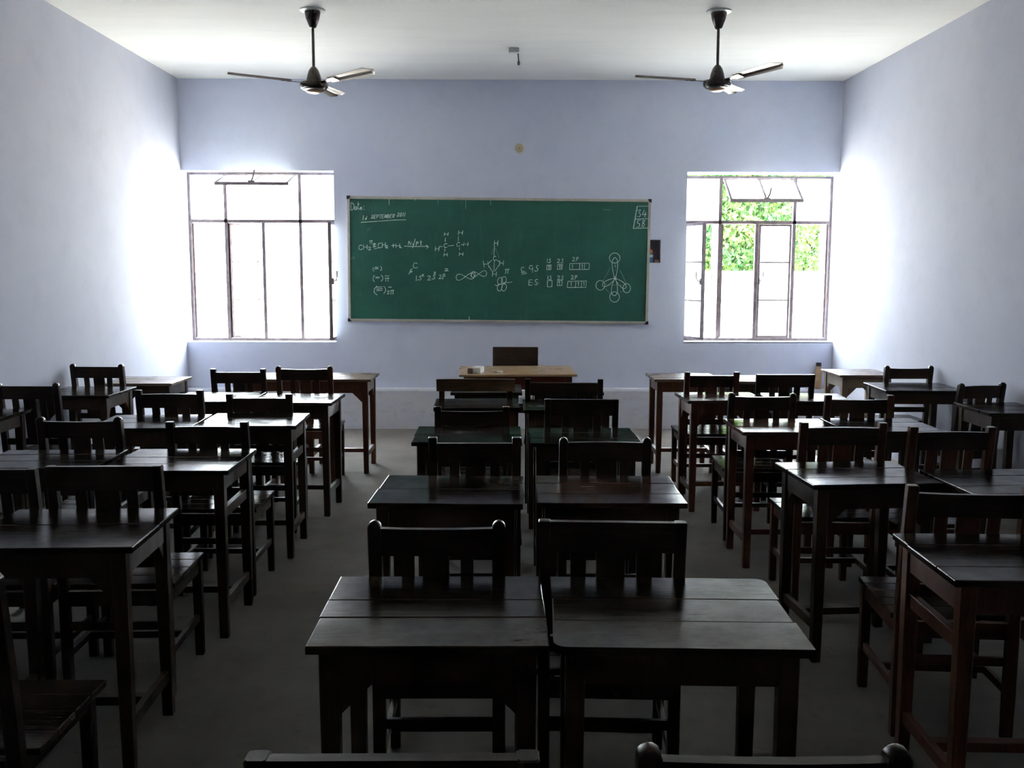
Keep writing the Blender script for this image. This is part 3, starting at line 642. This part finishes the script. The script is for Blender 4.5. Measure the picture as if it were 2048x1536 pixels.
    bm = bmesh.new(); cube(bm, -hx + pw, hx - pw, -0.008, 0.010, 0.26, 0.29, 0.002); link('rear_stretcher', bm, WD[mat], c)
    bm = bmesh.new(); cube(bm, -hx + 0.009, hx - 0.009, seat_d * .5 - 0.01, seat_d * .5 + 0.01, 0.152, 0.178, 0.002); link('cross_stretcher', bm, WD[mat], c)
    return c
CC = {'C': 'by the left wall', 'A': 'behind the left desk of the left pair', 'B': 'behind the right desk of the left pair', 'ML': 'behind the left centre desk',
      'MR': 'behind the right centre desk', 'RB': 'behind the left desk of the right pair', 'RA': 'behind the right desk of the right pair', 'RC': 'by the right wall'}
RS = {1: 'nearest row', 2: 'second row from camera', 3: 'middle row', 4: 'second row from board', 5: 'row nearest board'}
CH = [ # col,row, left px edge world, right, y(top), H, rz, style, opts   (x given at the top of the posts)
 ('C', 5, -3.140, -2.750, 6.96, .912, -2, 'round', dict(seat_d=.33)), ('C', 4, -3.125, -2.735, 5.90, .90, 0, 'round', {}),
 ('A', 5, -2.135, -1.735, 7.00, .873, 0, 'square', dict(seat_d=.31)), ('B', 5, -1.645, -1.235, 6.94, .90, 0, 'round', dict(mat='chair_r')),
 ('A', 4, -2.175, -1.775, 5.66, .885, 0, 'square', {}), ('B', 4, -1.645, -1.255, 5.68, .860, 0, 'square', dict(seat_d=.33)),
 ('A', 3, -2.220, -1.815, 4.54, .898, 0, 'round', {}), ('B', 3, -1.605, -1.215, 4.54, .875, 0, 'square', {}),
 ('A', 2, -2.085, -1.675, 3.40, .885, 1, 'flat', {}), ('B', 2, -1.640, -1.230, 3.41, .895, 2, 'flat', {}),
 ('B', 1, -1.575, -1.165, 2.17, .90, 0, 'round', dict(seat_w=.47)),
 ('ML', 1, -.372, .054, 1.32, .90, 0, 'flat', {}), ('MR', 1, .200, .605, 1.345, .90, -1, 'round', {}),
 ('ML', 2, -.378, .008, 2.63, .90, 0, 'round', {}), ('MR', 2, .101, .515, 2.625, .90, -3, 'flat', {}),
 ('ML', 3, -.312, .077, 3.975, .90, 0, 'square', {}), ('MR', 3, .238, .625, 3.97, .90, -1, 'round', {}),
 ('ML', 4, -.375, .037, 5.23, .850, 0, 'square', {}), ('MR', 4, .228, .630, 5.17, .90, -2, 'flat', {}),
 ('ML', 5, -.440, .078, 6.41, .868, 0, 'wide', dict(slats=0, seat_d=.27, rail='rail_l')), ('MR', 5, .150, .675, 6.41, .868, -2, 'square', dict(seat_d=.27, mat='chair')),
 ('RB', 2, 1.335, 1.745, 3.08, .895, -5, 'square', dict(mat='chair_r', planks=5)),
 ('RB', 3, 1.375, 1.775, 4.37, .90, -1, 'square', dict(mat='chair_r')), ('RA', 3, 1.830, 2.220, 4.25, .90, 0, 'square', dict(mat='chair_r')),
 ('RB', 4, 1.310, 1.700, 5.50, .892, -2, 'round', {}), ('RA', 4, 1.870, 2.265, 5.50, .880, -1, 'square', dict(mat='chair_r')),
 ('RB', 5, 1.280, 1.665, 6.70, .885, 0, 'square', dict(mat='chair_r')), ('RA', 5, 1.775, 2.185, 6.66, .873, 0, 'flat', {}),
 ('RC', 5, 2.935, 3.310, 7.31, .872, 0, 'round', dict(slats=0, seat_d=.33, mat='chair')), ('RC', 4, 2.965, 3.305, 6.20, .870, 10, 'round', {}),
]
for col, row, xa, xb, yt, H_, rz, sty, kw in CH:
    adj = {'C': 'dark ', 'A': 'dark '}.get(col, 'dark ')
    if kw.get('mat') == 'chair_r': adj = 'reddish-brown '
    lab = '%s%s, %s, %s' % (adj, STY[sty], CC[col], RS[row]) if sty != 'wide' else 'wide low-backed chair with open back, left centre, row nearest board'
    if col in ('ML', 'MR', 'A', 'B', 'RA', 'RB') and sty != 'wide':
        side = {'ML': 'left centre', 'MR': 'right centre', 'A': 'left pair left seat', 'B': 'left pair right seat', 'RB': 'right pair left seat', 'RA': 'right pair right seat'}[col]
        lab = '%s%s, %s, %s' % (adj, STY[sty], side, RS[row])
    make_chair(lab, (xa + xb) / 2 + 0.055 * math.sin(math.radians(-rz)), yt + 0.055, xb - xa, rz, H_, sty, **kw)

# ------------------------------------------------------------------ teacher's table, chair and what is on it
tt_ = empty('teacher_table', (0.115, 8.115, 0), math.radians(2.0))
tag(tt_, 'varnished orange-brown teacher table with red apron, below the blackboard', 'table')
TW, TD, TH = 0.965, 0.71, 0.75
bm = bmesh.new(); cube(bm, -TW / 2, TW / 2, -TD / 2, TD / 2, TH - 0.02, TH, 0.006); link('table_top', bm, WD['teak'], tt_)
bm = bmesh.new()
for s in (-1, 1):
    cube(bm, -TW / 2 + 0.09, TW / 2 - 0.09, s * (TD / 2 - 0.06) - 0.01, s * (TD / 2 - 0.06) + 0.01, TH - 0.13, TH - 0.02)
    cube(bm, s * (TW / 2 - 0.06) - 0.01, s * (TW / 2 - 0.06) + 0.01, -TD / 2 + 0.09, TD / 2 - 0.09, TH - 0.13, TH - 0.02)
link('apron', bm, WD['teak_d'], tt_)
for sx in (-1, 1):
    for sy in (-1, 1):
        bm = bmesh.new(); loft(bm, [(sx * (TW / 2 - .065), sy * (TD / 2 - .065), .022, .022, 0), (sx * (TW / 2 - .065), sy * (TD / 2 - .065), .027, .027, TH - .02)], .004); link('leg', bm, WD['teak_d'], tt_)
    bm = bmesh.new(); cube(bm, sx * (TW / 2 - .065) - .012, sx * (TW / 2 - .065) + .012, -TD / 2 + .085, TD / 2 - .085, .14, .18); link('side_stretcher', bm, WD['teak_d'], tt_)
tc = empty('teacher_chair', (0.115, 8.73, 0), math.radians(180 - 3)); tag(tc, 'dark chair with solid rectangular back behind the teacher table', 'chair')
H_, wd = 0.895, 0.415
def tpy(z): return 0 if z < .44 else -.05 * (z - .44) / (H_ - .44)
for sx in (-1, 1):
    bm = bmesh.new(); loft(bm, [(sx * .18, tpy(z), .018, .018, z) for z in (0, .44, .86)], .003); link('rear_leg', bm, WD['chair'], tc)
    bm = bmesh.new(); loft(bm, [(sx * .18, .40, .018, .018, z) for z in (0, .41)], .003); link('front_leg', bm, WD['chair'], tc)
bm = bmesh.new(); cube(bm, -wd / 2, wd / 2, 0.0, 0.024, 0, 0.235, 0.008, mat=Matrix.Translation((0, tpy(.66) + .019, .66)) @ Matrix.Rotation(0.11, 4, 'X')); link('back_panel', bm, WD['rail'], tc)
bm = bmesh.new(); cube(bm, -.21, .21, .02, .43, .41, .435, .006); link('seat', bm, WD['rail'], tc)
bm = bmesh.new(); cube(bm, -.16, .16, -.01, .01, .35, .41); cube(bm, -.16, .16, .39, .41, .35, .41)
for s in (-1, 1): cube(bm, s * .18 - .01, s * .18 + .01, .02, .38, .35, .41)
link('seat_frame', bm, WD['rail'], tc)
db = empty('board_duster', (-.235, 7.86, TH), math.radians(-12)); tag(db, 'white blackboard duster with brown end, standing on the teacher table', 'duster')
bm = bmesh.new(); cube(bm, -.012, .062, -.035, .10, 0, .05, .006); link('felt_pad', bm, M_CARD, db)
bm = bmesh.new(); cube(bm, -.045, -.004, -.045, -.018, 0, .042, .004); cube(bm, -.03, -.0125, -.02, .05, 0, .035); link('wooden_back', bm, M_BROWN, db)
for x, y, a, L in ((-.05, 7.92, 20, .05), (-.03, 7.89, -40, .035)):
    bm = bmesh.new(); lathe(bm, [(.004, 0), (.0075, .002), (.0075, L - .002), (.004, L)], 12, mat=Matrix.Translation((0, 0, .0075)) @ Matrix.Rotation(math.pi / 2, 4, 'Y'))
    o = link('chalk_stick', bm, M_CARD, smooth=True); o.location = (x, y, TH); o.rotation_euler = (0, 0, math.radians(a))
    tag(o, ('longer' if L > .04 else 'shorter') + ' piece of white chalk lying on the teacher table', 'chalk', 'chalk on the teacher table')

# ------------------------------------------------------------------ niche contents, bottle, round box, hook
bt = empty('glue_bottle', (NX0 + 0.052, YB + 0.05, NZ0 + 0.004)); tag(bt, 'blue labelled bottle with orange cap standing in the wall niche', 'bottle')
bm = bmesh.new(); lathe(bm, [(.026, 0), (.029, .004), (.029, .075), (.017, .092), (.015, .098)], 24); link('bottle_body', bm, M_BLUE, bt, True)
bm = bmesh.new(); lathe(bm, [(.0295, .052), (.0297, .054), (.0297, .076), (.029, .078)], 24); link('label_band', bm, M_WHITEP, bt, True)
bm = bmesh.new(); lathe(bm, [(.021, .094), (.024, .098), (.023, .122), (.012, .132), (.004, .134)], 20); link('cap', bm, M_ORANGE, bt, True)
bm = bmesh.new(); cube(bm, -.026, .022, -.02, .02, 0, .03, .003); bx = link('chalk_box', bm, M_TAN); bx.location = (NX1 - 0.034, YB + 0.04, NZ0 + .004); bx.rotation_euler = (0, 0, .2)
tag(bx, 'small tan card box lying on the floor of the wall niche', 'box')
bo = empty('brown_bottle', (3.185, YB - 0.0385, 0.41)); tag(bo, 'tan bottle with dark cap on the wall ledge in the right corner', 'bottle')
bm = bmesh.new(); lathe(bm, [(.030, 0), (.034, .006), (.035, .15), (.031, .185), (.024, .215), (.021, .228)], 24); link('bottle_body', bm, M_BOTTLE, bo, True)
bm = bmesh.new(); lathe(bm, [(.024, .226), (.0255, .229), (.0255, .258), (.023, .262)], 20); link('cap', bm, M_BLACK, bo, True)
RY = Matrix.Rotation(math.pi / 2, 4, 'X')
jb = empty('junction_box', (0.163, YB, 2.778)); tag(jb, 'round yellowed junction box high on the back wall above the board', 'junction box')
bm = bmesh.new(); lathe(bm, [(.055, 0), (.055, .012), (.050, .018)], 28, mat=RY); link('base_ring', bm, M_WHITEP, jb, True)
bm = bmesh.new(); lathe(bm, [(.040, .017), (.040, .024), (.036, .028)], 28, mat=RY); link('cover', bm, M_CREAM, jb, True)
bm = bmesh.new(); lathe(bm, [(.006, .027), (.005, .032)], 10, mat=RY); link('screw', bm, M_BLACK, jb)
cr = empty('ceiling_rose', (0.096, 8.31, HC)); tag(cr, 'small white ceiling block with a short hanging wire between the fans', 'ceiling rose')
bm = bmesh.new(); cube(bm, -.05, .04, -.04, .04, -.04, 0, .006); link('base_block', bm, M_WHITEP, cr)
bm = bmesh.new(); tube(bm, [(.03, 0, -.035), (.032, 0, -.07), (.035, 0, -.105)], .006); lathe(bm, [(.009, -.135), (.011, -.13), (.011, -.105), (.006, -.10)], 10, mat=Matrix.Translation((.035, 0, 0))); link('hanging_wire', bm, M_WIRE, cr)

# ------------------------------------------------------------------ ceiling fans
def blade_bm(L0, L1):
    bm = bmesh.new(); N = 10; V = []
    for i in range(N + 1):
        u = i / N; x = L0 + (L1 - L0) * u; hw = 0.044 + 0.020 * u
        if u > 0.9: hw *= math.sqrt(max(0.05, 1 - ((u - 0.9) / 0.105) ** 2))
        row = []
        for j in range(7):
            v = -1 + 2 * j / 6; camber = 0.008 * (1 - v * v) + (0.006 if abs(v - 0.33) < 0.1 else 0)
            row.append((x, v * hw, camber))
        V.append(row)
    for dz, flip in ((0, False), (-0.0025, True)):
        A = [[bm.verts.new((p[0], p[1], p[2] + dz)) for p in r] for r in V]
        for i in range(N):
            for j in range(6):
                q = (A[i][j], A[i + 1][j], A[i + 1][j + 1], A[i][j + 1]); bm.faces.new(q if not flip else q[::-1])
        if not flip: A0 = A
    loop0 = [A0[i][0] for i in range(N + 1)] + A0[N][1:] + [A0[i][6] for i in range(N - 1, -1, -1)] + A0[0][5:0:-1]
    loop1 = [A[i][0] for i in range(N + 1)] + A[N][1:] + [A[i][6] for i in range(N - 1, -1, -1)] + A[0][5:0:-1]
    for k in range(len(loop0)):
        m = (k + 1) % len(loop0); bm.faces.new((loop0[k], loop1[k], loop1[m], loop0[m]))
    return bm
def make_fan(label, x, y, drop, angs, pitch=12):
    f = empty('ceiling_fan', (x, y, HC)); tag(f, label, 'fan', 'ceiling fans')
    bm = bmesh.new(); lathe(bm, [(.082, -.012), (.09, -.008), (.09, 0)], 32); link('ceiling_plate', bm, M_WHITEP, f, True)
    bm = bmesh.new(); lathe(bm, [(.016, -.125), (.024, -.12), (.048, -.06), (.056, -.02), (.056, -.011)], 28); link('canopy', bm, M_FANB, f, True)
    bm = bmesh.new(); lathe(bm, [(.0105, -drop), (.0105, -.115)], 14); link('downrod', bm, M_FANB, f, True)
    z = -drop
    bm = bmesh.new(); lathe(bm, [(.055, z - .095), (.055, z - .085), (.048, z - .05), (.036, z - .015), (.020, z + .008), (.013, z + .012)], 28); link('lower_canopy', bm, M_FANB, f, True)
    bm = bmesh.new(); lathe(bm, [(.060, z - .158), (.082, z - .150), (.084, z - .144), (.092, z - .142), (.094, z - .136), (.099, z - .132), (.101, z - .112), (.096, z - .10), (.06, z - .09)], 36); link('motor_housing', bm, M_FANB, f, True)
    bm = bmesh.new(); lathe(bm, [(.004, z - .176), (.03, z - .174), (.055, z - .166), (.064, z - .156)], 32); link('bottom_cap', bm, M_FANS, f, True)
    for a in angs:
        b = blade_bm(.165, .60); o = link('blade', b, M_FANC, f, False)
        o.matrix_local = Matrix.Translation((0, 0, z - .105)) @ Matrix.Rotation(math.radians(a), 4, 'Z') @ Matrix.Rotation(math.radians(-2.0), 4, 'Y') @ Matrix.Rotation(math.radians(-pitch), 4, 'X')
        bm = bmesh.new(); cube(bm, .085, .235, -.014, .014, -.004, .000); cube(bm, .165, .235, -.03, .03, -.0045, -.0005)
        for sx, sy in ((.185, -.02), (.185, .02), (.225, 0)): lathe(bm, [(.006, -.006), (.006, .006)], 8, mat=Matrix.Translation((sx, sy, 0)))
        link('blade_arm', bm, M_FANB, o)
    return f
make_fan('dark-stemmed ceiling fan with bronze blades, left of the pair', -1.36, 7.13, .405, (202, -38, 82))
make_fan('dark-stemmed ceiling fan with bronze blades, right of the pair', 1.542, 7.11, .385, (185, -58, 62))

# ------------------------------------------------------------------ outside
bm = bmesh.new(); cube(bm, -30, 40, YB + WT, 60, -0.4, -0.15); tag(link('courtyard_ground', bm, M_GROUND), kind='structure')
bm = bmesh.new(); cube(bm, -30, 40, 18.0, 18.25, -0.15, 1.52); cube(bm, -30, 40, 17.96, 18.29, 1.52, 1.575)
o = link('boundary_wall', bm, M_LIME)
bw = bmesh.new(); cube(bw, -5, 5.2, YB + WT, YB + WT + 2.0, -0.15, -0.03, 0.01)
tag(link('added_bounce_walk', bw, M_GROUND), kind='structure')      # unseen plinth walk added to bounce sunlight up to the ceiling; tag(o, 'sunlit whitewashed boundary wall outside the windows', 'wall')
def tree(label, x, y, zc, rx, rz_, nleaf, seed, gap=0.0):
    rn = random.Random(seed); t = empty('leafy_tree', (x, y, -0.15)); tag(t, label, 'tree', 'trees beyond the boundary wall')
    bm = bmesh.new(); lathe(bm, [(.22, 0), (.16, 1.2), (.13, zc)], 14)
    for k in range(6):
        a = k * 1.05 + rn.random(); tube(bm, [(0, 0, zc * .55 + k * .15), (math.cos(a) * rx * .4, math.sin(a) * rx * .4, zc + .2), (math.cos(a) * rx * .7, math.sin(a) * rx * .7, zc + .9)], .05, 6)
    link('trunk', bm, M_BARK, t, True)
    bm = bmesh.new(); cl = []
    for k in range(90):
        a, b = rn.uniform(0, 2 * math.pi), rn.uniform(-1, 1); r = rn.uniform(.35, 1) ** .5; c = math.sqrt(1 - b * b)
        cl.append(Vector((rx * r * c * math.cos(a), rx * r * c * math.sin(a), zc + .15 + rz_ * r * b)))
    for k in range(nleaf):
        c = rn.choice(cl) + Vector((rn.gauss(0, .38), rn.gauss(0, .38), rn.gauss(0, .32)))
        d = Vector((rn.uniform(-1, 1), rn.uniform(-1, 1), rn.uniform(-1.2, .2))).normalized(); s = d.cross(Vector((rn.uniform(-1, 1), rn.uniform(-1, 1), .3))).normalized()
        L, W = rn.uniform(.09, .17), rn.uniform(.025, .05)
        q = [c, c + d * L * .5 + s * W, c + d * L, c + d * L * .5 - s * W]
        bm.faces.new([bm.verts.new(p) for p in q])
    link('foliage', bm, M_LEAF, t, recalc=False)
tree('yellow-green tree behind the white wall, seen through the right window, left one', 4.9, 21.3, 2.8, 1.5, 2.0, 22000, 3)
tree('darker green tree behind the white wall, seen at the right window edge', 8.5, 28.5, 3.2, 1.9, 2.4, 22000, 8)
